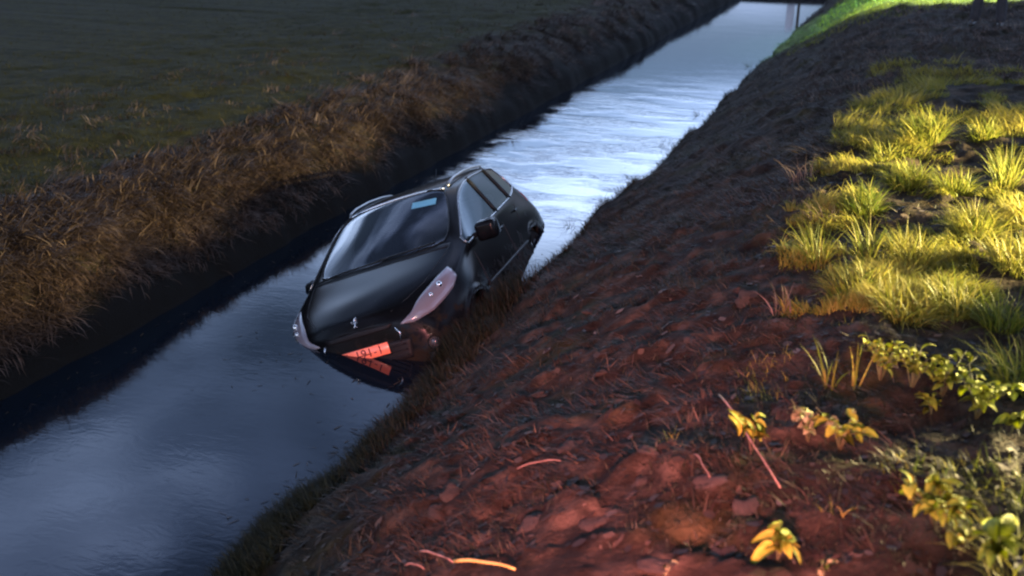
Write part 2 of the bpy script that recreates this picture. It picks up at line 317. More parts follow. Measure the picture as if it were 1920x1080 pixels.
# individual tufts of grass
def tuft(px, py, label, r=.13, n=170, ln=(.14, .3), wd=(.004, .011), az0=2.6, sp=1.0, lean=.45, m=None, name='grass_tuft', group=None, cat='grass tuft', droop=(.6, 2.0), ct=.5):
    c = at(px, py); a = U(0, 6.283, n); rr = r*np.sqrt(U(0, 1, n))*.55; x = c.x+rr*np.cos(a); y = c.y+rr*np.sin(a)
    az = np.where(U(0, 1, n) < .55, a+G(0, .4, n), az0+G(0, sp, n))
    P = gpos(x, y); v, f, t_ = blades(P, U(*ln, n), U(*wd, n), az, np.clip(G(lean, .3, n), .02, 1.5), U(*droop, n), np.clip(ct+G(0, .25, n), 0, 1), 4)
    v = v-np.array(c)
    o = link(name, tri_mesh(name, v, f, t_), m or M_lush, smooth=False); o.location = c
    return tag(o, label, cat, group)
TG = 'grass tufts on the near bank top'
tuft(1735, 265, 'large fuzzy pale green grass tuft, highest one of the lit patch', .30, 520, (.2, .42), lean=.4, group=TG)
tuft(1845, 262, 'small dim grass tuft right of the large fuzzy one', .18, 220, (.14, .3), lean=.4, group=TG)
tuft(1655, 300, 'small grey green tuft just below and left of the large fuzzy one', .15, 160, (.1, .22), group=TG)
tuft(1700, 345, 'yellow green tuft in the middle of the upper lit ridge', .24, 420, (.16, .3), group=TG)
tuft(1790, 365, 'bright yellow tuft at the right end of the upper lit ridge', .24, 420, (.14, .28), group=TG)
tuft(1615, 395, 'grey green rounded tuft on the left shoulder of the bank', .22, 360, (.14, .28), group=TG, ct=.3)
tuft(1885, 350, 'tall thin bladed tuft near the right frame edge, above the brightest patch', .16, 110, (.22, .42), lean=.3, group=TG, droop=(.3, 1.2))
tuft(1830, 440, 'bright yellow domed tuft in the middle of the lit grass at the right', .26, 520, (.16, .3), group=TG, ct=.7)
tuft(1625, 495, 'upright fan of pale blades left of the brightest grass', .12, 80, (.22, .38), lean=.3, group=TG, droop=(.3, 1.0))
tuft(1530, 505, 'spiky pale green tuft at the far left tip of the lit grass', .13, 110, (.2, .34), lean=.4, group=TG, droop=(.4, 1.3))
tuft(1710, 500, 'broad yellow tuft with curled blades below a dark hollow', .24, 420, (.16, .3), group=TG, ct=.7)
tuft(1900, 500, 'golden tuft cut by the right frame edge', .24, 380, (.16, .3), group=TG, ct=.75)
tuft(1600, 560, 'long low yellow tuft at the lower left of the lit grass', .24, 380, (.14, .28), group=TG, ct=.6)
tuft(1690, 600, 'bright yellow tuft on the lower edge of the lit grass', .24, 420, (.14, .28), group=TG, ct=.7)
tuft(1790, 585, 'curly yellow tuft on the lower edge, right of centre', .24, 380, (.14, .28), group=TG, ct=.65)
tuft(1880, 610, 'green leafy tuft at the lower right end of the lit grass', .2, 260, (.14, .28), group=TG, ct=.25)
tuft(1905, 720, 'arching green tuft at the right edge, below the dark band', .2, 200, (.16, .3), group=TG, ct=.4)
tuft(1465, 590, 'thin reddish pale stalks standing in the red glow', .10, 34, (.12, .24), lean=.3, m=M_dead, group=TG, ct=.9)
tuft(1505, 340, 'wispy grey seed stalks at the left rim of the lit patch', .2, 34, (.16, .34), lean=.5, m=M_dead, group=TG, ct=.9)
tuft(1548, 420, 'sparse pale stalks beside the grey green rounded tuft', .18, 40, (.14, .3), lean=.5, m=M_dead, group=TG, ct=.9)
tuft(1900, 1075, 'pale curved blades in the bottom right corner', .16, 60, (.14, .3), (.006, .012), lean=.7, group=TG, ct=.9)
# small stalks at the waterline of the near bank
WG = 'twiggy weeds at the near waterline'
for px, py, lb in ((1245, 275, 'twiggy dark weed at the waterline by the bright ripples'), (1182, 335, 'larger branching dark weed leaning over the bright water'),
                   (1070, 425, 'dark spiky weed at the waterline just behind the car'), (1405, 125, 'small dark stalk at the far waterline'), (1130, 385, 'low dark weed on the bulge of the bank behind the car'),
                   (1310, 215, 'thin dark stalk over the water between ripples and far end')):
    c = at(px, py)
    tuft(px, py, lb, .12, 34, (.1, .3), (.004, .008), az0=3.1, lean=.6, m=M_dark, name='waterside_weed', group=WG, cat='weed')

# ------------------------------------------------------------------ leafy weeds, each leaf a part
M_leaf = noisy('weed_leaf', [(.15, .19, .02), (.27, .29, .03), (.40, .37, .05)], 14, .65, bump=.3, bscale=60, spec=.2)
M_leafpale = noisy('weed_leaf_pale', [(.20, .20, .09), (.30, .28, .14), (.42, .38, .2)], 14, .65, bump=.3, bscale=60, spec=.2)
M_stem = noisy('weed_stem', [(.08, .09, .03), (.14, .12, .06)], 20, .6)
def leaf_mesh(name, L=.07, Wd=.035, cup=.25, m=None, lobes=0):
    bm = bmesh.new(); n = 8; rows = []
    for i in range(n+1):
        f = i/n; w = Wd*math.sin(math.pi*min(1, f*.93+.04))**.75*(1+lobes*math.sin(f*19))
        zz = -cup*L*f*f+.12*L*math.sin(f*3)
        rows.append([bm.verts.new((L*f, s*w*.5, zz+abs(s)*w*.22+.0)) for s in (-1, -.5, 0, .5, 1)])
    for a, b_ in zip(rows, rows[1:]):
        for k in range(4): bm.faces.new((a[k], b_[k], b_[k+1], a[k+1]))
    bmesh.ops.solidify(bm, geom=bm.faces[:], thickness=.0012)
    me = bpy.data.meshes.new(name); bm.to_mesh(me); bm.free(); me.materials.append(m or M_leaf)
    me.polygons.foreach_set('use_smooth', [True]*len(me.polygons)); return me
LM = [leaf_mesh('leaf', .07, .034, .3), leaf_mesh('leaf', .06, .04, .5, lobes=.1), leaf_mesh('leaf', .05, .04, .2)]
LP = [leaf_mesh('leaf', .045, .035, .4, M_leafpale, .12), leaf_mesh('leaf', .04, .03, .2, M_leafpale)]
def tube(pts, r, m, name, parent, sides=6, r2=None):
    bm = bmesh.new(); rings = []; pts = [Vector(p) for p in pts]
    for i, p in enumerate(pts):
        dr = (pts[min(i+1, len(pts)-1)]-pts[max(i-1, 0)]).normalized(); u = dr.orthogonal().normalized(); w = dr.cross(u)
        rr = r+( (r if r2 is None else r2)-r)*i/(len(pts)-1)
        if rings: # keep frames aligned
            u = (lastu-dr*lastu.dot(dr)).normalized(); w = dr.cross(u)
        lastu = u
        rings.append([bm.verts.new(p+rr*(math.cos(a)*u+math.sin(a)*w)) for a in [2*math.pi*k/sides for k in range(sides)]])
    for a, b_ in zip(rings, rings[1:]):
        for k in range(sides): bm.faces.new((a[k], a[(k+1) % sides], b_[(k+1) % sides], b_[k]))
    bm.faces.new(rings[0][::-1]); bm.faces.new(rings[-1])
    return frombm(name, bm, m, parent)
def weed(px, py, label, nl=12, h=.12, spread=.08, scale=1.0, meshes=None, group='leafy weeds on the near bank'):
    c = at(px, py); e_ = empty('leafy_weed', loc=c); tag(e_, label, 'weed', group); meshes = meshes or LM
    h = h*1.35; stems = max(1, nl//6); tips = []
    for s in range(stems):
        a = random.uniform(0, 6.28); d = Vector((math.cos(a), math.sin(a), 0))*spread*random.uniform(.3, 1)
        pts = [Vector((0, 0, -.02)), d*.3+Vector((0, 0, h*.5)), d+Vector((0, 0, h*random.uniform(.75, 1.05)))]
        tube(pts, .0028, M_stem, 'stem', e_, 5, .0016); tips.append(pts)
    for k in range(nl):
        pts = tips[k % stems]; f = random.uniform(.35, 1); f2 = f*2
        p = pts[0].lerp(pts[1], f2) if f2 < 1 else pts[1].lerp(pts[2], f2-1)
        o = bpy.data.objects.new('leaf', random.choice(meshes)); C.objects.link(o); o.parent = e_
        o.location = p; o.rotation_euler = (random.uniform(-.5, .5), random.uniform(-.9, .25), random.uniform(0, 6.28)); s = scale*random.uniform(.85, 1.45); o.scale = (s, s, s)
    return e_
w = weed(1412, 850, 'bright yellow green plant with two large upright leaves beside the thin pink stick', 10, .14, .06, .8)
for az, sc, dx in ((2.9, 1.9, -.02), (3.3, 1.7, .02), (2.4, 1.6, .05), (2.9, 1.4, -.04)):   # the big leaves, standing up
    o = bpy.data.objects.new('leaf', LM[0]); C.objects.link(o); o.parent = w; o.location = (dx-.03, 0, .07); o.rotation_euler = (random.uniform(-.3, .3), -1.25, az); o.scale = (sc, sc*1.1, sc)
weed(1515, 830, 'small weed with whitish curled leaves, right of the yellow green plant', 34, .13, .11, .95, LP)
weed(1575, 845, 'cluster of little pale and yellow leaves next to the whitish weed', 44, .13, .13, .8, LP+LM)
weed(1650, 715, 'left end plant of the bright weed row below the dark band', 56, .14, .15, .68)
weed(1710, 728, 'second plant of the bright weed row, with round leaves', 56, .14, .15, .68)
weed(1765, 745, 'middle plant of the bright weed row, hanging over dark soil', 60, .14, .16, .68)
weed(1830, 785, 'bright lobed plant at the lower right end of the weed row', 60, .15, .15, .75)
weed(1745, 780, 'small low yellow weed below the bright weed row', 12, .06, .07, .8)
weed(1895, 815, 'small yellow weed near the right edge below the weed row', 14, .10, .06, .9)
weed(1750, 985, 'yellow flowering looking weed clump low in the right of the photo', 60, .12, .11, .8)
weed(1810, 990, 'single folded yellow leaf plant right of the yellow clump', 8, .09, .05, 1.0)
weed(1458, 1050, 'plant with leaves arched in a ring near the bottom edge', 12, .08, .07, 1.2)
weed(1800, 1045, 'thin weed between the yellow clump and the bottom corner', 12, .10, .08, .9, LP+LM)
weed(1870, 1060, 'pale yellow long leaved weed at the bottom right', 16, .11, .08, 1.2)
weed(1240, 1078, 'tiny weed at the bottom edge in the red glow', 5, .03, .04, .6, LP)
weed(1530, 1078, 'dark little weed at the bottom edge left of the corner', 8, .05, .07, .7, LP)
# blades with ribbon leaves
tuft(1555, 728, 'single curved ribbon blades standing left of the bright weed row', .06, 12, (.16, .3), (.009, .014), lean=.2, droop=(.3, 1.3), group=TG, ct=.6)
tuft(1600, 728, 'pair of upright ribbon blades between the curved blades and weed row', .04, 6, (.2, .3), (.010, .015), lean=.15, droop=(.1, .8), group=TG, ct=.7)

# sticks and straws
M_stick = noisy('dry_stick', [(.22, .13, .09), (.38, .24, .18)], 20, .6)
M_straw = noisy('yellow_straw', [(.42, .30, .07), (.55, .42, .12)], 20, .5)
M_bark = noisy('wet_twig', [(.10, .06, .045), (.2, .13, .1)], 20, .7)
def stick(p0, p1, name, label, m, r=.004, lift=(.03, .03), cat='stick', bend=.02):
    a = at(*p0)+Vector((0, 0, lift[0])); b_ = at(*p1)+Vector((0, 0, lift[1])); pts = []
    for k in range(9):
        f = k/8; p = a.lerp(b_, f); p.z += bend*math.sin(f*math.pi)+.004*math.sin(f*9); p.x += .004*math.sin(f*7); pts.append(p-a)
    o = tube(pts, r, m, name, None, 7, r*.6); o.location = a
    return tag(o, label, cat)
stick((1345, 775), (1460, 930), 'dry_stalk', 'thin straight pinkish stick lying across the yellow green plant', M_stick, .0045, (.10, .03))
stick((970, 888), (1050, 872), 'twig', 'short reddish twig lying on the slope below the car', M_bark, .005, (.02, .02))
stick((785, 1042), (850, 1063), 'twig', 'pale short twig at the bottom edge left of the yellow straw', M_stick, .005, (.02, .02))
stick((852, 1063), (965, 1078), 'straw', 'bent yellow straw lying at the bottom edge', M_straw, .008, (.025, .02))
stick((760, 1068), (795, 1075), 'twig', 'stub of wood near the bottom edge below the pale twig', M_bark, .006, (.02, .02))
stick((1300, 860), (1330, 905), 'twig', 'short dark red twig in the middle of the red glow', M_bark, .004, (.02, .02))

# litter: flattened leaves and stalk bits nobody could count, over the near slope
bmL = []; n = 1100
x = U(-3.1, .9, n); y = ysamp(3.2, 9, n); z = height(x, y)+.006; a = U(0, 6.28, n); s = U(.010, .034, n); asp = U(.35, .9, n)
c_, s_ = np.cos(a), np.sin(a); hx = (height(x+.03, y)-height(x-.03, y))/.06; hy = (height(x, y+.03)-height(x, y-.03))/.06
Vq = []; crl_ = U(-.2, 2.4, n)
for dx, dy, dz in ((-1, 0, 0), (-.35, -1, .18), (.45, -.8, .1), (1, 0, .3), (.4, .9, .05), (-.4, .9, .2)):
    lx = (dx*c_-dy*asp*s_)*s; ly = (dx*s_+dy*asp*c_)*s; Vq.append(np.stack([x+lx, y+ly, z+lx*hx+ly*hy+dz*s*crl_], 1))
Vq = np.stack(Vq, 1).reshape(-1, 3); F6 = ((np.arange(n)*6)[:, None, None]+np.array([[0, 1, 2], [0, 2, 3], [0, 3, 4], [0, 4, 5]])[None]).reshape(-1, 3)
M_lit = blade_mat('leaf_litter', (.016, .011, .008), (.040, .029, .02), (.10, .075, .055), .1)
tag(link('leaf_litter', tri_mesh('leaf_litter', Vq, F6, np.repeat(U(0, 1, n)**2, 6)), M_lit, smooth=False), 'dead leaves and plant scraps strewn over the near slope', 'litter', kind='stuff')

# scraps of weed and straw floating by the banks and the car
n = 260; k = U(0, 1, n); y = ysamp(4.3, 20, n); x = np.where(k < .5, -3.5-np.abs(G(0, .14, n)), -6.3+np.abs(G(0, .16, n))); x = np.where(k > .85, -4.6+G(0, .5, n), x); y = np.where(k > .85, 6.5+G(0, .35, n), y)
fl_ = blades(np.stack([x, y, np.full(n, .004)], 1), U(.02, .10, n), U(.004, .016, n), U(0, 6.28, n), np.full(n, 1.56), np.zeros(n), U(0, 1, n), 2)
stuff('floating_scraps', 'bits of straw and weed floating on the ditch water', 'debris', [fl_], M_mat)
# clods of earth lying on the slope, each one a thing
M_clod = noisy('earth_clod', [(.02, .016, .012), (.035, .028, .021), (.055, .044, .034)], 12, .85, bump=.6, bscale=40)
def clod_mesh(seed):
    bm = bmesh.new(); bmesh.ops.create_icosphere(bm, subdivisions=3, radius=1)
    for v in bm.verts:
        p = v.co*1.1+Vector((seed*7.1, 0, 0)); v.co *= 1+.45*noise.fractal(p, .8, 2, 4)+.22*noise.noise(p*3)
        v.co.z *= .42 if v.co.z > 0 else .3
    me = bpy.data.meshes.new('earth_clod'); bm.to_mesh(me); bm.free(); me.materials.append(M_clod); me.polygons.foreach_set('use_smooth', [True]*len(me.polygons)); return me
CL = [clod_mesh(i) for i in range(5)]
for px, py, s, lb in ((1010, 740, .085, 'lump of earth highest in the red glow, near the car nose'), (940, 752, .06, 'small flat lump left of the highest red lump'),
    (1220, 850, .08, 'dark hollowed lump in the middle of the red glow'), (1205, 905, .06, 'reddish lump just under the dark hollowed one'), (1330, 900, .09, 'broad pale red lump left of the thin stick end'),
    (1400, 965, .10, 'flat red lump right of centre near the bottom'), (1230, 1060, .13, 'brightest red lump at the bottom edge'), (1550, 1040, .05, 'small pointed red lump near the bottom edge'),
    (1070, 840, .10, 'low wide lump on the slope between twig and red glow'), (850, 930, .08, 'brown lump left of the reddish twig'), (820, 960, .06, 'brown lump low on the slope near the water'),
    (900, 1010, .09, 'brown lump above the yellow straw'), (1130, 700, .08, 'dim lump at the upper rim of the red glow'), (1300, 640, .07, 'dim red lump far up the slope'), (1105, 585, .07, 'pale lump of earth pushed up behind the car side'),
    (1400, 560, .09, 'soft reddish lump at the top of the red glow'), (1000, 985, .10, 'rounded brown lump at the lower middle'), (1120, 985, .08, 'red brown lump between the middle lumps and the bottom')):
    o = bpy.data.objects.new('earth_clod', CL[random.randrange(5)]); C.objects.link(o); o.location = at(px, py)+Vector((0, 0, -s*.10)); o.rotation_euler = (random.uniform(-.3, .3), random.uniform(-.6, -.2), random.uniform(0, 6.28)); s = min(s, .085)*.7; o.scale = (s*1.3, s, s)
    tag(o, lb, 'clod', 'clods of earth on the near slope')

# ------------------------------------------------------------------ the car
paint = noisy('black_car_paint', [(.003, .0033, .004), (.006, .0065, .0075)], 3, .21, spec=.08, coat=0.0)
def muddy(m, z0, z1):                                # dried splashes of ditch mud low on the body
    t = m.node_tree; b = t.nodes['Principled BSDF']; c = t.nodes.new('ShaderNodeTexCoord'); sp = t.nodes.new('ShaderNodeSeparateXYZ'); t.links.new(c.outputs['Object'], sp.inputs[0])
    n = t.nodes.new('ShaderNodeTexNoise'); n.inputs['Scale'].default_value = 9; n.inputs['Detail'].default_value = 8; n.inputs['Roughness'].default_value = .7; t.links.new(c.outputs['Object'], n.inputs['Vector'])
    mr = t.nodes.new('ShaderNodeMapRange'); t.links.new(sp.outputs['Z'], mr.inputs[0]); mr.inputs[1].default_value = z0; mr.inputs[2].default_value = z1; mr.inputs[3].default_value = .30; mr.inputs[4].default_value = -.14
    ad = t.nodes.new('ShaderNodeMath'); ad.operation = 'ADD'; t.links.new(mr.outputs[0], ad.inputs[0]); t.links.new(n.outputs['Fac'], ad.inputs[1])
    st_ = t.nodes.new('ShaderNodeMapRange'); t.links.new(ad.outputs[0], st_.inputs[0]); st_.inputs[1].default_value = .55; st_.inputs[2].default_value = .68
    mx_ = t.nodes.new('ShaderNodeMix'); mx_.data_type = 'RGBA'; t.links.new(st_.outputs[0], mx_.inputs[0])
    if b.inputs['Base Color'].links: t.links.new(b.inputs['Base Color'].links[0].from_socket, mx_.inputs[6])
    else: mx_.inputs[6].default_value = b.inputs['Base Color'].default_value
    mx_.inputs[7].default_value = (.016, .012, .008, 1); t.links.new(mx_.outputs[2], b.inputs['Base Color'])
    r_ = t.nodes.new('ShaderNodeMapRange'); t.links.new(st_.outputs[0], r_.inputs[0]); r_.inputs[3].default_value = b.inputs['Roughness'].default_value; r_.inputs[4].default_value = .9; t.links.new(r_.outputs[0], b.inputs['Roughness'])
muddy(paint, .05, .85)
plastic = mat('black_plastic', (.009, .009, .010), .5, spec=.2)
rubber = mat('tyre_rubber', (.007, .007, .007), .85, spec=.1)
trimm = mat('bright_trim', (.28, .27, .27), .25, 1)
railm = mat('satin_metal', (.30, .29, .29), .3, 1)
chrome = mat('chrome_trim', (.75, .72, .70), .16, 1)
steel = mat('alloy_wheel', (.05, .05, .055), .45, .6)
inside = mat('dark_interior', (.02, .02, .022), .8)
seatm = noisy('seat_fabric', [(.05, .05, .055), (.08, .08, .085)], 60, .9)
lampm = mat('headlamp_lens', (.20, .17, .19), .18, spec=.6, coat=.5)
fogm = mat('fog_lens', (.07, .065, .07), .15, spec=.6)
redlens = mat('tail_lens', (.25, .01, .01), .2, coat=.5)
def glass_mat(name, tint, ior=1.5, rough=.02):
    m = bpy.data.materials.new(name); m.use_nodes = True; t = m.node_tree; t.nodes.remove(t.nodes['Principled BSDF']); out = t.nodes['Material Output']
    tr = t.nodes.new('ShaderNodeBsdfTransparent'); tr.inputs[0].default_value = (*tint, 1); gl = t.nodes.new('ShaderNodeBsdfGlossy'); gl.inputs['Roughness'].default_value = rough
    fr = t.nodes.new('ShaderNodeFresnel'); fr.inputs['IOR'].default_value = ior; ms = t.nodes.new('ShaderNodeMixShader')
    t.links.new(fr.outputs[0], ms.inputs[0]); t.links.new(tr.outputs[0], ms.inputs[1]); t.links.new(gl.outputs[0], ms.inputs[2]); t.links.new(ms.outputs[0], out.inputs['Surface']); return m
glass = glass_mat('car_glass', (.55, .62, .62), 1.75)

CR = Matrix(((0.17223439, 0.92675325, -0.33386185), (-0.97973906, 0.19633261, 0.03955863), (0.10220906, 0.32028413, 0.94179158))).to_4x4()
CR.translation = (-4.37779243, 8.86566332, -0.59101794-.012)
CR = CR @ Matrix.Translation((0, 0, .8)) @ Matrix.Rotation(math.radians(2.2), 4, 'X') @ Matrix.Translation((0, 0, -.8))
car = empty('car', CR)
tag(car, 'black hatchback car stranded nose down in the ditch water, rolled towards the far bank', 'car')
low = [(0, .17), (.73, .18), (.84, .26)]
st = [
 [(1.98,0,.24),(1.97,.45,.24),(1.97,.56,.28),(2.0,.60,.38),(2.01,.58,.50),(2.0,.50,.59),(1.995,.42,.62),(1.99,.3,.64),(1.99,.15,.65),(1.99,0,.655)],
 [(1.80,0,.18),(1.80,.62,.19),(1.82,.74,.26),(1.84,.78,.40),(1.80,.77,.56),(1.78,.70,.67),(1.83,.57,.715),(1.88,.42,.735),(1.93,.22,.75),(1.95,0,.755)],
 [(1.5,0,.16),(1.5,.7,.18),(1.5,.85,.26),(1.52,.88,.42),(1.5,.88,.64),(1.5,.82,.79),(1.55,.68,.84),(1.6,.55,.855),(1.66,.28,.87),(1.68,0,.875)],
 [(1.2,0,.16),(1.2,.72,.18),(1.2,.87,.26),(1.2,.90,.45),(1.2,.90,.70),(1.2,.85,.87),(1.22,.74,.92),(1.25,.6,.94),(1.28,.3,.955),(1.3,0,.96)],
 [(.85,0,.16),(.85,.73,.18),(.85,.86,.24),(.85,.89,.45),(.85,.89,.74),(.86,.86,.94),(.88,.81,.985),(.93,.72,1.0),(1.03,.36,1.015),(1.07,0,1.02)],
 [(.5,0,.16),(.5,.74,.18),(.5,.86,.24),(.5,.885,.45),(.5,.89,.75),(.5,.86,.955),(.52,.755,1.15),(.54,.68,1.20),(.62,.34,1.24),(.65,0,1.25)],
 [(.1,0,.16),(.1,.74,.18),(.1,.86,.24),(.1,.885,.45),(.1,.89,.76),(.1,.865,.965),(.12,.675,1.375),(.03,.585,1.435),(.06,.3,1.475),(.07,0,1.485)],
 [(-.4,0,.16),(-.4,.74,.18),(-.4,.86,.24),(-.4,.885,.45),(-.4,.89,.76),(-.4,.87,.98),(-.4,.67,1.43),(-.4,.585,1.465),(-.4,.3,1.485),(-.4,0,1.49)],
 [(-1.1,0,.18),(-1.1,.74,.2),(-1.1,.87,.26),(-1.1,.90,.45),(-1.1,.90,.78),(-1.1,.865,1.0),(-1.1,.665,1.41),(-1.1,.58,1.43),(-1.1,.3,1.445),(-1.1,0,1.45)],
 [(-1.6,0,.2),(-1.6,.74,.22),(-1.6,.88,.28),(-1.6,.91,.48),(-1.6,.895,.80),(-1.62,.83,1.05),(-1.5,.655,1.36),(-1.66,.57,1.365),(-1.73,.3,1.38),(-1.76,0,1.385)],
 [(-1.9,0,.25),(-1.9,.68,.26),(-1.9,.82,.34),(-1.92,.86,.52),(-1.9,.85,.80),(-1.88,.78,1.0),(-1.9,.68,1.05),(-1.98,.55,1.06),(-2.03,.3,1.07),(-2.04,0,1.075)],
 [(-2.05,0,.27),(-2.05,.6,.28),(-2.10,.72,.35),(-2.15,.75,.52),(-2.10,.74,.75),(-2.06,.66,.90),(-2.06,.56,.95),(-2.07,.45,.97),(-2.09,.25,.98),(-2.10,0,.98)],
 [(-2.08,0,.34),(-2.08,.4,.34),(-2.11,.5,.40),(-2.16,.52,.52),(-2.13,.5,.68),(-2.10,.46,.78),(-2.1,.4,.82),(-2.1,.3,.84),(-2.1,.15,.85),(-2.1,0,.85)]]
for i_, rg in enumerate(st):                          # high-riding lower body, flared over the wheels
    for j_ in range(1, 5):
        x_, y_, z_ = rg[j_]; dz = {1: -.14, 2: -.12, 3: -.08, 4: -.03}[j_]; fl_ = {1: 0, 2: .07, 3: .07, 4: .03}[j_]*(1.0 if i_ in (3, 8, 9, 10) else .35 if i_ in (2, 4, 5, 6, 7) else 0)
        rg[j_] = (x_, y_+fl_, z_+dz)
    if i_ in (9, 10, 11):
        q_ = {9: (-1.62, .99), 10: (-1.95, .97), 11: (-2.12, .88)}[i_]
        rg[2] = (q_[0], q_[1]-.02, .06); rg[3] = (q_[0]-.02, q_[1], .32); rg[4] = (q_[0], q_[1]-.03, .70); rg[1] = (q_[0], .74, .02)
        rg[2] = (q_[0], q_[1]+.02, -.07); rg[1] = (q_[0], .74, -.12)
    if i_ in (6, 7, 8): rg[1] = (rg[1][0], .76, -.08); rg[2] = (rg[2][0], .95, -.02); rg[3] = (rg[3][0], .97, .28)
    rg[0] = (rg[0][0], 0, rg[0][2]-.14)
bm = bmesh.new(); ns = len(st); nr = 10; gv = {}
for i in range(ns):
    for j in range(nr):
        x, y, z = st[i][j]
        gv[i, j, 1] = bm.verts.new((x, y, z)); gv[i, j, -1] = gv[i, j, 1] if y == 0 else bm.verts.new((x, -y, z))
crl = bm.edges.layers.float.new('crease_edge')
WS, RW, SF, SR, SQ, CLAD = 1, 2, 3, 4, 5, 6
def quad(vs, mi):
    u = []
    for v in vs:
        if v not in u: u.append(v)
    if len(u) < 3: return
    f = bm.faces.new(u); f.material_index = mi; f.smooth = True
for s in (1, -1):
    for i in range(ns-1):
        for j in range(nr-1):
            mi = 0
            if i in (4, 5) and j in (7, 8): mi = WS
            if i == 9 and j in (7, 8): mi = RW
            if j == 5: mi = {4: SF, 5: SF, 6: SF, 7: SR, 8: SQ}.get(i, 0)
            if j in (0, 1, 2): mi = CLAD
            q = [gv[i, j, s], gv[i, j+1, s], gv[i+1, j+1, s], gv[i+1, j, s]]
            quad(q if s == 1 else q[::-1], mi)
for i, fl in ((0, 0), (ns-1, 1)):
    for j in range(nr-1):
        q = [gv[i, j, 1], gv[i, j, -1], gv[i, j+1, -1], gv[i, j+1, 1]]
        quad(q[::-1] if fl else q, 0)
bmesh.ops.recalc_face_normals(bm, faces=bm.faces[:])
for ed in bm.edges:
    ms_ = {f.material_index for f in ed.link_faces}
    if len(ms_) > 1: ed[crl] = .45
def crease(i0, j0, i1, j1, w):
    for s in (1, -1):
        e_ = bm.edges.get((gv[i0, j0, s], gv[i1, j1, s])) if gv[i0, j0, s] != gv[i1, j1, s] else None
        if e_: e_[crl] = max(e_[crl], w)
for i in range(1, 5): crease(i, 5, i+1, 5, .3)
for i in range(ns-1): crease(i, 2, i+1, 2, .3); crease(i, 4, i+1, 4, .25)
for j in range(5, 9): crease(1, j, 1, j+1, .4); crease(9, j, 9, j+1, .3)
tmp = bpy.data.meshes.new('tmp'); bm.to_mesh(tmp); bm.free()
to = bpy.data.objects.new('tmp', tmp); C.objects.link(to); md = to.modifiers.new('s', 'SUBSURF'); md.levels = md.render_levels = 4
dg = bpy.context.evaluated_depsgraph_get(); sm = bpy.data.meshes.new_from_object(to.evaluated_get(dg)); bpy.data.objects.remove(to)
sb = bmesh.new(); sb.from_mesh(sm)
FWX, RWX, WZ, AR = 1.27, -1.30, .22, .375
for v in sb.verts:                                   # wheel arches: open round holes in the flanks
    if abs(v.co.y) > .55 and v.co.z < .68:
        for wx in (FWX, RWX):
            d = Vector((v.co.x-wx, v.co.z-WZ)); l = d.length
            AR = .345 if wx > 0 else .375
            if AR-.035 < l < AR+.012: d = d/l*AR; v.co.x = wx+d.x; v.co.z = WZ+d.y
            elif AR < l < AR+.06: v.co.y *= 1+.022*(1-(l-AR)/.06)
dele = [f for f in sb.faces if f.material_index in (0, 6) and abs(f.calc_center_median().y) > .55 and f.calc_center_median().z < .75 and
        min(math.hypot(f.calc_center_median().x-wx, f.calc_center_median().z-WZ) for wx in (FWX, RWX)) < (.341 if f.calc_center_median().x > 0 else .371)]
bmesh.ops.delete(sb, geom=dele, context='FACES')
bvh = BVHTree.FromBMesh(sb)
def sub(mi_set, side=None, cond=None):
    b2 = sb.copy(); b2.faces.ensure_lookup_table()
    rm = [f for f in b2.faces if f.material_index not in mi_set or (side and f.calc_center_median().y*side < 0) or (cond and not cond(f.calc_center_median()))]
    bmesh.ops.delete(b2, geom=rm, context='FACES')
    for f in b2.faces: f.material_index = 0
    return b2
def boundary_tube(b2, r, m, name, parent, sides=5, off=.003):
    # follow the boundary loop of a patch and lay a trim bar along it
    es = [e_ for e_ in b2.edges if e_.is_boundary]; nxt = {}
    for e_ in es:
        for v in e_.verts: nxt.setdefault(v, []).append(e_.other_vert(v))
    start = es[0].verts[0]; loop = [start]; prev = None; cur = start
    while True:
        c2 = [v for v in nxt[cur] if v != prev]
        if not c2: break
        prev, cur = cur, c2[0]
        if cur == start or len(loop) > 2000: break
        loop.append(cur)
    pts = [v.co+v.normal*off for v in loop]; pts = pts[::2]; pts.append(pts[0])
    return tube(pts, r, m, name, parent, sides)
body = sub({0}); bmesh.ops.solidify(body, geom=body.faces[:], thickness=.012)
bodyo = frombm('body', body, paint, car)
cl_ = sub({6}); bmesh.ops.solidify(cl_, geom=cl_.faces[:], thickness=.012); frombm('cladding', cl_, plastic, car)
g = sub({WS}); boundary_tube(g, .007, plastic, 'windscreen_seal', car); frombm('windscreen', g, glass, car)
g = sub({RW}); frombm('rear_window', g, glass, car)
for s in (1, -1):
    allw = sub({SF, SR, SQ}, s); tr_ = boundary_tube(allw, .010, trimm, 'window_trim', car, 6, .004); allw.free()
    for mi, nm in ((SF, 'front_side_window'), (SR, 'rear_side_window'), (SQ, 'quarter_window')):
        g = sub({mi}, s); frombm(nm, g, glass, car)
    for i in (7, 8):
        a = Vector(st[i][5]); b_ = Vector(st[i][6]); pts = []
        for k in range(7):
            p = a.lerp(b_, k/6); p.y *= s; hit = bvh.find_nearest(p); pts.append(hit[0]+hit[1]*.002)
        tube(pts, .022, plastic, 'door_pillar', car, 8)
def surf(p, off=0):
    h = bvh.find_nearest(Vector(p)); return h[0]+h[1]*off
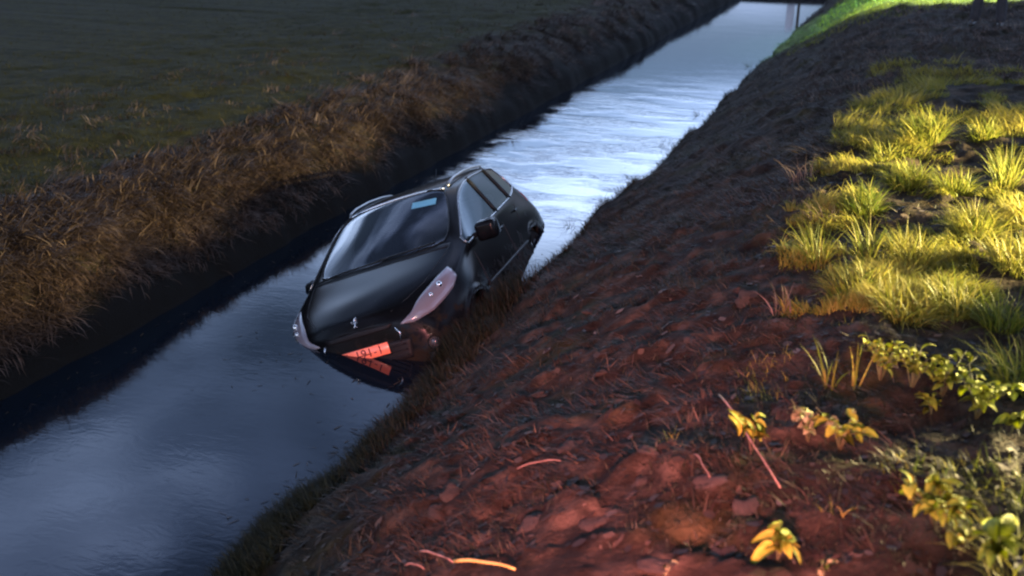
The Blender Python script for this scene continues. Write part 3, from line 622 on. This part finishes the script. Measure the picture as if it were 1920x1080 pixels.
def patch(name, lowc, upc, m, parent, n=18, k=8, off=.004, bulge=.0):
    """Shell between two polylines, laid on the bodywork."""
    def samp(poly, f):
        poly = [Vector(p) for p in poly]; t_ = f*(len(poly)-1); i = min(int(t_), len(poly)-2); return poly[i].lerp(poly[i+1], t_-i)
    bm = bmesh.new(); R_ = []
    for i in range(n+1):
        a = samp(lowc, i/n); b_ = samp(upc, i/n); row = []
        for j in range(k+1):
            f = j/k; row.append(bm.verts.new(surf(a.lerp(b_, f), off+bulge*math.sin(math.pi*f)*math.sin(math.pi*min(1, max(0, i/n*.96+.02))))))
        R_.append(row)
    for a, b_ in zip(R_, R_[1:]):
        for j in range(k): bm.faces.new((a[j], b_[j], b_[j+1], a[j+1]))
    bmesh.ops.remove_doubles(bm, verts=bm.verts[:], dist=.0005); bmesh.ops.recalc_face_normals(bm, faces=bm.faces[:])
    c0 = bm.faces[:] and sum((f.normal.dot(f.calc_center_median()-Vector((0, 0, .6))) for f in bm.faces))
    if c0 < 0: bmesh.ops.reverse_faces(bm, faces=bm.faces[:])
    bmesh.ops.solidify(bm, geom=bm.faces[:], thickness=.008)
    return frombm(name, bm, m, parent)
def sphere(name, loc, r, m, parent, sc=(1, 1, 1)):
    bm = bmesh.new(); bmesh.ops.create_uvsphere(bm, u_segments=14, v_segments=9, radius=r, matrix=Matrix.Translation(loc) @ Matrix.Diagonal((*sc, 1))); return frombm(name, bm, m, parent)
def box(name, lo, hi, m, parent, bev=.01, seg=2, rot=None, smooth=True):
    bm = bmesh.new(); bmesh.ops.create_cube(bm, size=1)
    c0 = [(a+b_)/2 for a, b_ in zip(lo, hi)]; d = [b_-a for a, b_ in zip(lo, hi)]
    for v in bm.verts: v.co = Vector((v.co.x*d[0], v.co.y*d[1], v.co.z*d[2]))
    if bev: bmesh.ops.bevel(bm, geom=bm.edges[:], offset=bev, segments=seg, affect='EDGES', profile=.5)
    if rot: bmesh.ops.rotate(bm, verts=bm.verts, matrix=rot, cent=(0, 0, 0))
    bmesh.ops.translate(bm, verts=bm.verts, vec=c0)
    return frombm(name, bm, m, parent, smooth)
for s in (1, -1):
    # long swept-back headlamps
    lo = [(1.96, .40*s, .60), (1.93, .52*s, .58), (1.82, .66*s, .60), (1.68, .77*s, .66), (1.55, .83*s, .71), (1.42, .86*s, .78)]
    up = [(1.96, .40*s, .61), (1.90, .50*s, .66), (1.76, .58*s, .76), (1.62, .66*s, .82), (1.48, .72*s, .86), (1.36, .77*s, .885)]
    h = patch('headlamp', lo, up, lampm, car, 22, 8, .004, .018)
    sphere('bulb_reflector', surf((1.62, .72*s, .76), .022), .030, chrome, h, (1, 1, 1))
    sphere('bulb_reflector', surf((1.74, .66*s, .71), .022), .022, chrome, h, (1, 1, 1))
    # fog lamps in round bezels
    p = surf((1.93, .62*s, .36), .004); nrm = bvh.find_nearest(p)[1]; q = nrm.to_track_quat('Z', 'Y').to_matrix().to_4x4()
    bm = bmesh.new(); bmesh.ops.create_cone(bm, cap_ends=True, segments=20, radius1=.062, radius2=.05, depth=.03, matrix=Matrix.Translation(p) @ q); f_ = frombm('fog_lamp', bm, plastic, car, False)
    sphere('fog_lamp_lens', p+nrm*.010, .036, fogm, f_, (.6, 1, 1))
    # mirrors
    m_ = box('door_mirror', (.48, .90 if s > 0 else -1.00, .88), (.68, 1.11 if s > 0 else -.88, 1.07 if s > 0 else 1.0), paint, car, .045, 4)
    box('mirror_glass', (.472, .93 if s > 0 else -.98, .91), (.48, 1.08 if s > 0 else -.90, 1.04 if s > 0 else .98), chrome, m_, .002, 1)
    tube([(.6, .85*s, .95), (.59, .95*s, .97)], .025, plastic, 'mirror_arm', m_, 8)
    tube([surf((x_, .89*s, .50), .004) for x_ in np.linspace(.86, -.9, 14)], .014, plastic, 'rubbing_strip', car, 6)
    tube([surf((x_, .87*s, .83), .018) for x_ in (-.16, -.2, -.26, -.32)], .012, paint, 'door_handle', car, 6)
    tube([surf((x_, .87*s, .86), .018) for x_ in (-.92, -.96, -1.02, -1.08)], .012, paint, 'door_handle', car, 6)
    # shut lines
    for nm, pts in (('door_seam', [(.8, .9*s, .3), (.82, .9*s, .6), (.83, .88*s, .90)]), ('door_seam', [(-.38, .9*s, .24), (-.4, .9*s, .6), (-.4, .88*s, .94)]), ('door_seam', [(-1.0, .9*s, .75), (-1.05, .9*s, .85), (-1.1, .88*s, .95)])):
        pl = []
        for a, b_ in zip(pts, pts[1:]):
            for k in range(5): pl.append(surf(Vector(a).lerp(Vector(b_), k/5), .0005))
        tube(pl, .0035, inside, nm, car, 4)
    # tail lamps
    patch('tail_lamp', [(-1.72, .85*s, .82), (-1.9, .82*s, .80), (-2.02, .66*s, .80)], [(-1.78, .8*s, 1.0), (-1.92, .74*s, 1.0), (-2.02, .62*s, .97)], redlens, car, 10, 6, .004, .01)
    # roof rail
    rl = [surf((x_, .575*s, 1.46), h_) for x_, h_ in ((-.05, .002), (-.12, .028), (-.3, .036), (-.7, .038), (-1.1, .036), (-1.4, .028), (-1.48, .002))]; tube(rl, .013, railm, 'roof_rail', car, 8)
    tube([surf((x_, .53*s, 1.46), .004) for x_ in np.linspace(.05, -1.55, 16)], .008, plastic, 'roof_gutter', car, 5)
    tube([surf((x_, yy_*s, z_), .001) for x_, yy_, z_ in ((1.93, .34, .74), (1.8, .47, .79), (1.6, .60, .85), (1.35, .66, .91), (1.1, .71, .96), (.98, .72, .985))], .0035, inside, 'bonnet_seam', car, 4)
# wheels
def wheel(x, s, steer=0):
    w_ = empty('wheel'); w_.parent = car; w_.location = (x, (.76 if x > 0 else .83)*s, WZ); w_.scale = (1.07, 1.07, 1.07); w_.rotation_euler = (0, 0, steer)
    def ring(prof, m, nm, seg=40):
        bm = bmesh.new(); R_ = []
        for k in range(seg):
            a = 2*math.pi*k/seg; R_.append([bm.verts.new((r*math.cos(a), yy_*s, r*math.sin(a))) for yy_, r in prof])
        for k in range(seg):
            a, b_ = R_[k], R_[(k+1) % seg]
            for j in range(len(prof)-1): bm.faces.new((a[j], b_[j], b_[j+1], a[j+1]))
        bmesh.ops.recalc_face_normals(bm, faces=bm.faces[:]); return frombm(nm, bm, m, w_)
    ring([(-.09, .20), (-.10, .24), (-.095, .285), (-.07, .308), (0, .315), (.07, .308), (.095, .285), (.10, .24), (.085, .205), (.07, .20)], rubber, 'tyre')
    ring([(-.09, .19), (.075, .19), (.088, .205), (.09, .195), (.07, .18), (-.09, .18)], steel, 'rim')
    for k in range(5):
        a = 2*math.pi*k/5; d = Vector((math.cos(a), 0, math.sin(a))); tube([d*.03+Vector((0, .055*s, 0)), d*.11+Vector((0, .066*s, 0)), d*.19+Vector((0, .06*s, 0))], .026, steel, 'spoke', w_, 6, .018)
    sphere('hub_cap', (0, .06*s, 0), .045, steel, w_, (1, .4, 1))
    ring([(.06, AR/1.07+.008), (-.2, AR/1.07+.008), (-.2, .02)], inside, 'arch_liner')
for x_ in (FWX, RWX):
    for s in (1, -1): wheel(x_, s, .12 if x_ > 0 else 0)
# grille, number plate, emblem, wipers
gr = patch('grille', [(2.03, -.42, .30), (2.05, 0, .28), (2.03, .42, .30)], [(2.0, -.46, .47), (2.03, 0, .50), (2.0, .46, .47)], plastic, car, 20, 6, .004)
for k in range(3):
    z_ = .335+k*.05; tube([surf((2.05, y_, z_), .012) for y_ in np.linspace(-.40, .40, 15)], .007, plastic, 'grille_bar', gr, 5)
patch('upper_grille', [(2.0, -.30, .60), (2.03, 0, .60), (2.0, .30, .60)], [(1.98, -.34, .64), (2.0, 0, .65), (1.98, .34, .64)], plastic, car, 16, 3, .003)
for s in (1, -1): tube([surf((2.02, .35*s, .60), .006), surf((2.02, .38*s, .54), .006), surf((2.02, .36*s, .46), .006)], .008, chrome, 'grille_trim', car, 6)
platem = mat('number_plate', (.97, .24, .13), .35, coat=.2)  # yellow plate with the red lamp glow put into its colour
inkm = mat('plate_ink', (.10, .01, .01), .5)
pe = empty('number_plate'); pe.parent = car; PXc = surf((2.1, 0, .44), 0).x+.012
pe.location = (PXc, 0, .445); pe.rotation_euler = (0, math.radians(-6), 0)
pe.scale = (1, .93, .93)
box('plate_panel', (-.004, -.26, -.055), (.004, .26, .055), platem, pe, .003, 1)
box('plate_frame', (-.012, -.27, -.064), (-.004, .27, .064), plastic, pe, .003, 1)
fc = bpy.data.curves.new('plate_text', 'FONT'); fc.body = '1-191-1'; fc.size = .115; fc.align_x = 'CENTER'; fc.align_y = 'CENTER'; fc.extrude = .0012; fc.space_character = 1.1
fo = bpy.data.objects.new('t', fc); C.objects.link(fo); dg = bpy.context.evaluated_depsgraph_get(); fm = bpy.data.meshes.new_from_object(fo.evaluated_get(dg)); bpy.data.objects.remove(fo)
fm.materials.clear(); lt = link('plate_text', fm, inkm, pe, False); lt.matrix_local = Matrix(((0, 0, 1, .0055), (1, 0, 0, 0), (0, 1, 0, 0), (0, 0, 0, 1)))
# rampant animal badge on the bonnet edge
bp_ = surf((1.97, 0, .73), .004); bn = bvh.find_nearest(bp_)[1]; up_ = (Vector((0, 0, 1))-bn*bn.z).normalized(); rt = up_.cross(bn)
def eb(u, v): return bp_+rt*u+up_*v
em = tube([eb(-.015, -.045), eb(-.002, -.03), eb(.004, -.008), eb(-.006, .015), eb(.002, .035), eb(.018, .045)], .0075, chrome, 'badge', car, 6)
for a, b_ in (((.0, -.028), (.02, -.042)), ((.002, .0), (.028, .004)), ((-.002, .016), (.026, .024)), ((.004, -.008), (-.028, .0)), ((-.028, 0), (-.03, .022))): tube([eb(*a), eb(*b_)], .005, chrome, 'badge_limb', em, 5, .003)
def wiper(pts):
    tube([surf(p, .018) for p in pts], .009, plastic, 'wiper', car, 6)
wiper([(.99, -.68, 1.01), (1.0, -.4, 1.04), (1.04, -.1, 1.05), (1.03, .12, 1.055)])
wiper([(1.01, .02, 1.03), (1.0, .3, 1.05), (.93, .58, 1.05)])
patch('scuttle', [(1.01, -.72, .985), (1.09, -.36, 1.0), (1.12, 0, 1.005), (1.09, .36, 1.0), (1.01, .72, .985)], [(.93, -.72, 1.0), (1.02, -.36, 1.02), (1.06, 0, 1.025), (1.02, .36, 1.02), (.93, .72, 1.0)], plastic, car, 24, 3, .003)
tube([surf((-1.45, 0, 1.5), 0), surf((-1.45, 0, 1.5), 0)+Vector((-.16, 0, .12))], .005, plastic, 'aerial', car, 5, .003)
# cabin
box('dashboard', (.42, -.72, .70), (.95, .72, .93), inside, car, .06, 3)
box('cabin_floor', (-1.7, -.74, .26), (.9, .74, .30), inside, car, .01)
def seat(x, y, w_=.5):
    box('seat_base', (x-.25, y-w_/2, .40), (x+.25, y+w_/2, .58), seatm, car, .06, 3)
    bk = box('seat_back', (x-.36, y-w_/2, .52), (x-.24, y+w_/2, 1.10), seatm, car, .05, 3, Matrix.Rotation(math.radians(-12), 3, 'Y'))
    for hy in ([0] if w_ < 1 else [-.35, .35]): box('headrest', (x-.44, y+hy-.12, 1.13), (x-.34, y+hy+.12, 1.29), seatm, car, .04, 3)
seat(-.05, .38); seat(-.05, -.38); seat(-.95, 0, 1.25)
sw = empty('steering_wheel'); sw.parent = car; sw.location = (.36, .38, .93); sw.rotation_euler = (0, math.radians(-65), 0)
tube([(.18*math.cos(a), .18*math.sin(a), 0) for a in np.linspace(0, 2*math.pi, 29)], .014, plastic, 'steering_rim', sw, 8)
sphere('steering_hub', (0, 0, -.02), .06, plastic, sw, (1, 1, .4))
for a in (0, math.pi, -math.pi/2): tube([(.04*math.cos(a), .04*math.sin(a), -.02), (.18*math.cos(a), .18*math.sin(a), 0)], .01, plastic, 'steering_spoke', sw, 5)
tube([surf((.03+.045*(1-(y_/.56)**2), y_, 1.47), .004) for y_ in np.linspace(-.56, .56, 21)], .011, chrome, 'roof_edge_glint', car, 6)  # chrome strip added to draw the bright sky reflection on the roof edge
skyblue = mat('pale_blue_light', (.35, .72, .85), .4)  # pale patch painted on the glass for light seen through the car
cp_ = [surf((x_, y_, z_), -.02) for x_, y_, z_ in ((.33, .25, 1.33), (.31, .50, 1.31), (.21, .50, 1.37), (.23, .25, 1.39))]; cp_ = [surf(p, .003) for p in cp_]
bm = bmesh.new(); bm.faces.new([bm.verts.new(p) for p in cp_]); bmesh.ops.solidify(bm, geom=bm.faces[:], thickness=.003); frombm('windscreen_light_patch', bm, skyblue, car, False)
rm = box('rear_view_mirror', (.20, -.12, 1.27), (.225, .12, 1.335), plastic, car, .01, 2)

# ------------------------------------------------------------------ person on the bank, far off
def skin_obj(name, chain, radii, m, parent, lev=2, root=0, edges=None):
    me = bpy.data.meshes.new(name); me.from_pydata(chain, edges or [(i, i+1) for i in range(len(chain)-1)], [])
    o = bpy.data.objects.new(name, me); C.objects.link(o); sk = o.modifiers.new('k', 'SKIN'); sk.use_smooth_shade = True
    for i, r in enumerate(radii):
        d_ = me.skin_vertices[0].data[i]; d_.radius = (r, r) if isinstance(r, (int, float)) else r; d_.use_root = (i == root)
    o.modifiers.new('s', 'SUBSURF').levels = lev; dg = bpy.context.evaluated_depsgraph_get(); nm = bpy.data.meshes.new_from_object(o.evaluated_get(dg)); bpy.data.objects.remove(o)
    return link(name, nm, m, parent)
pf = at(1849, 50); P_ = empty('person', loc=pf); P_.rotation_euler = (0, 0, 2.9)
tag(P_, 'person in dark trousers and boots standing on the far end of the near bank', 'person')
skinm = mat('skin', (.42, .27, .20), .55); trou = noisy('dark_trousers', [(.018, .018, .022), (.03, .03, .034)], 20, .9); jack = noisy('dark_jacket', [(.02, .022, .03), (.035, .036, .045)], 18, .85); bootm = mat('black_boots', (.012, .011, .010), .5); hairm = mat('dark_hair', (.03, .02, .015), .7)
Vb = [(0, 0, .98), (0, .0, 1.16), (0, .0, 1.36), (0, 0, 1.50), (0, .015, 1.58), (0, .02, 1.68), (0, .02, 1.77),
      (.16, 0, 1.45), (.22, .02, 1.18), (.25, .08, .95), (.25, .12, .86), (-.16, 0, 1.45), (-.22, .02, 1.18), (-.25, .08, .95), (-.25, .12, .86),
      (.10, 0, .90), (.17, .02, .50), (.20, -.02, .10), (.21, .10, .04), (-.10, 0, .90), (-.17, .02, .50), (-.20, -.02, .10), (-.21, .10, .04)]
Eb = [(0, 1), (1, 2), (2, 3), (3, 4), (4, 5), (5, 6), (2, 7), (7, 8), (8, 9), (9, 10), (2, 11), (11, 12), (12, 13), (13, 14), (0, 15), (15, 16), (16, 17), (17, 18), (0, 19), (19, 20), (20, 21), (21, 22)]
Rb = [(.15, .11), (.13, .10), (.15, .11), .055, .06, .085, .06, .06, .045, .032, .03, .06, .045, .032, .03, .085, .055, .035, .015, .085, .055, .035, .015]
skin_obj('body', Vb, Rb, skinm, P_, 2, 0, Eb)
iT = [0, 15, 16, 17, 19, 20, 21]; cT = [Vb[i] for i in iT]; cT[3] = (.20, -.02, .05); cT[6] = (-.20, -.02, .05)
skin_obj('trousers', cT+[(0, 0, 1.06)], [(.17, .13), .115, .088, .085, .115, .088, .085, (.15, .12)], trou, P_, 2, 0, [(0, 1), (1, 2), (2, 3), (0, 4), (4, 5), (5, 6), (0, 7)])
iJ = [1, 2, 3, 7, 8, 9, 11, 12, 13]; cJ = [Vb[i] for i in iJ]
skin_obj('jacket', cJ+[(0, 0, .94)], [(.17, .13), (.19, .14), .08, .085, .065, .052, .085, .065, .052, (.18, .14)], jack, P_, 2, 0, [(9, 0), (0, 1), (1, 2), (1, 3), (3, 4), (4, 5), (1, 6), (6, 7), (7, 8)])
for s in (1, -1):
    skin_obj('boot', [(.20*s, -.04, .16), (.20*s, -.03, .05), (.205*s, .06, .04), (.215*s, .17, .035)], [.062, .055, .05, .04], bootm, P_, 2, 1)
    hx = .25*s
    for k, (dx, ln_) in enumerate(((-.03, .075), (-.01, .085), (.01, .08), (.03, .065))):
        skin_obj('finger', [(hx+dx*.6, .125, .86), (hx+dx, .135, .86-ln_*.55), (hx+dx, .125, .86-ln_)], [.011, .009, .007], skinm, P_, 1)
    skin_obj('thumb', [(hx-.03*s, .13, .89), (hx-.055*s, .15, .86), (hx-.055*s, .16, .83)], [.012, .010, .008], skinm, P_, 1)
    sphere('ear', (.085*s, .02, 1.68), .022, skinm, P_, (.4, .8, 1.2)); sphere('eye', (.03*s, .10, 1.70), .012, inside, P_)
bm = bmesh.new(); bmesh.ops.create_uvsphere(bm, u_segments=20, v_segments=12, radius=.105, matrix=Matrix.Translation((0, -.005, 1.735)) @ Matrix.Diagonal((.9, 1.02, .85, 1)))
bmesh.ops.delete(bm, geom=[v for v in bm.verts if v.co.z < 1.69 and v.co.y > -.02], context='VERTS'); frombm('hair', bm, hairm, P_)
skin_obj('nose', [(0, .10, 1.70), (0, .122, 1.665)], [.008, .013], skinm, P_, 1); sphere('mouth', (0, .098, 1.628), .02, mat('lips', (.3, .12, .1), .5), P_, (1, .4, .3))

# ------------------------------------------------------------------ posts at the dam, seen only mirrored in the water
whitep = noisy('white_paint', [(.62, .62, .66), (.8, .8, .82)], 6, .6); woodp = noisy('dark_post_wood', [(.05, .04, .035), (.1, .08, .06)], 10, .8)
def post_at(px, D, w_, h0, h1, m, name, label, cat):
    v = CM.T @ np.array([px-960, 540.0, -FPX]); v = v/math.hypot(v[0], v[1]); x_, y_ = v[0]*D, v[1]*D; z_ = float(height(x_, y_))
    o = box(name, (-w_/2, -.03, 0), (w_/2, .03, h1), m, None, .01); o.location = (x_, y_, z_-.15); return tag(o, label, cat)
post_at(1484, 40.2, .28, 0, 1.1, whitep, 'marker_board', 'white marker board at the end of the ditch, mirrored in the water', 'marker')
post_at(1499, 40.0, .10, 0, 1.25, woodp, 'wooden_post', 'dark post beside the white marker board at the ditch end', 'post')
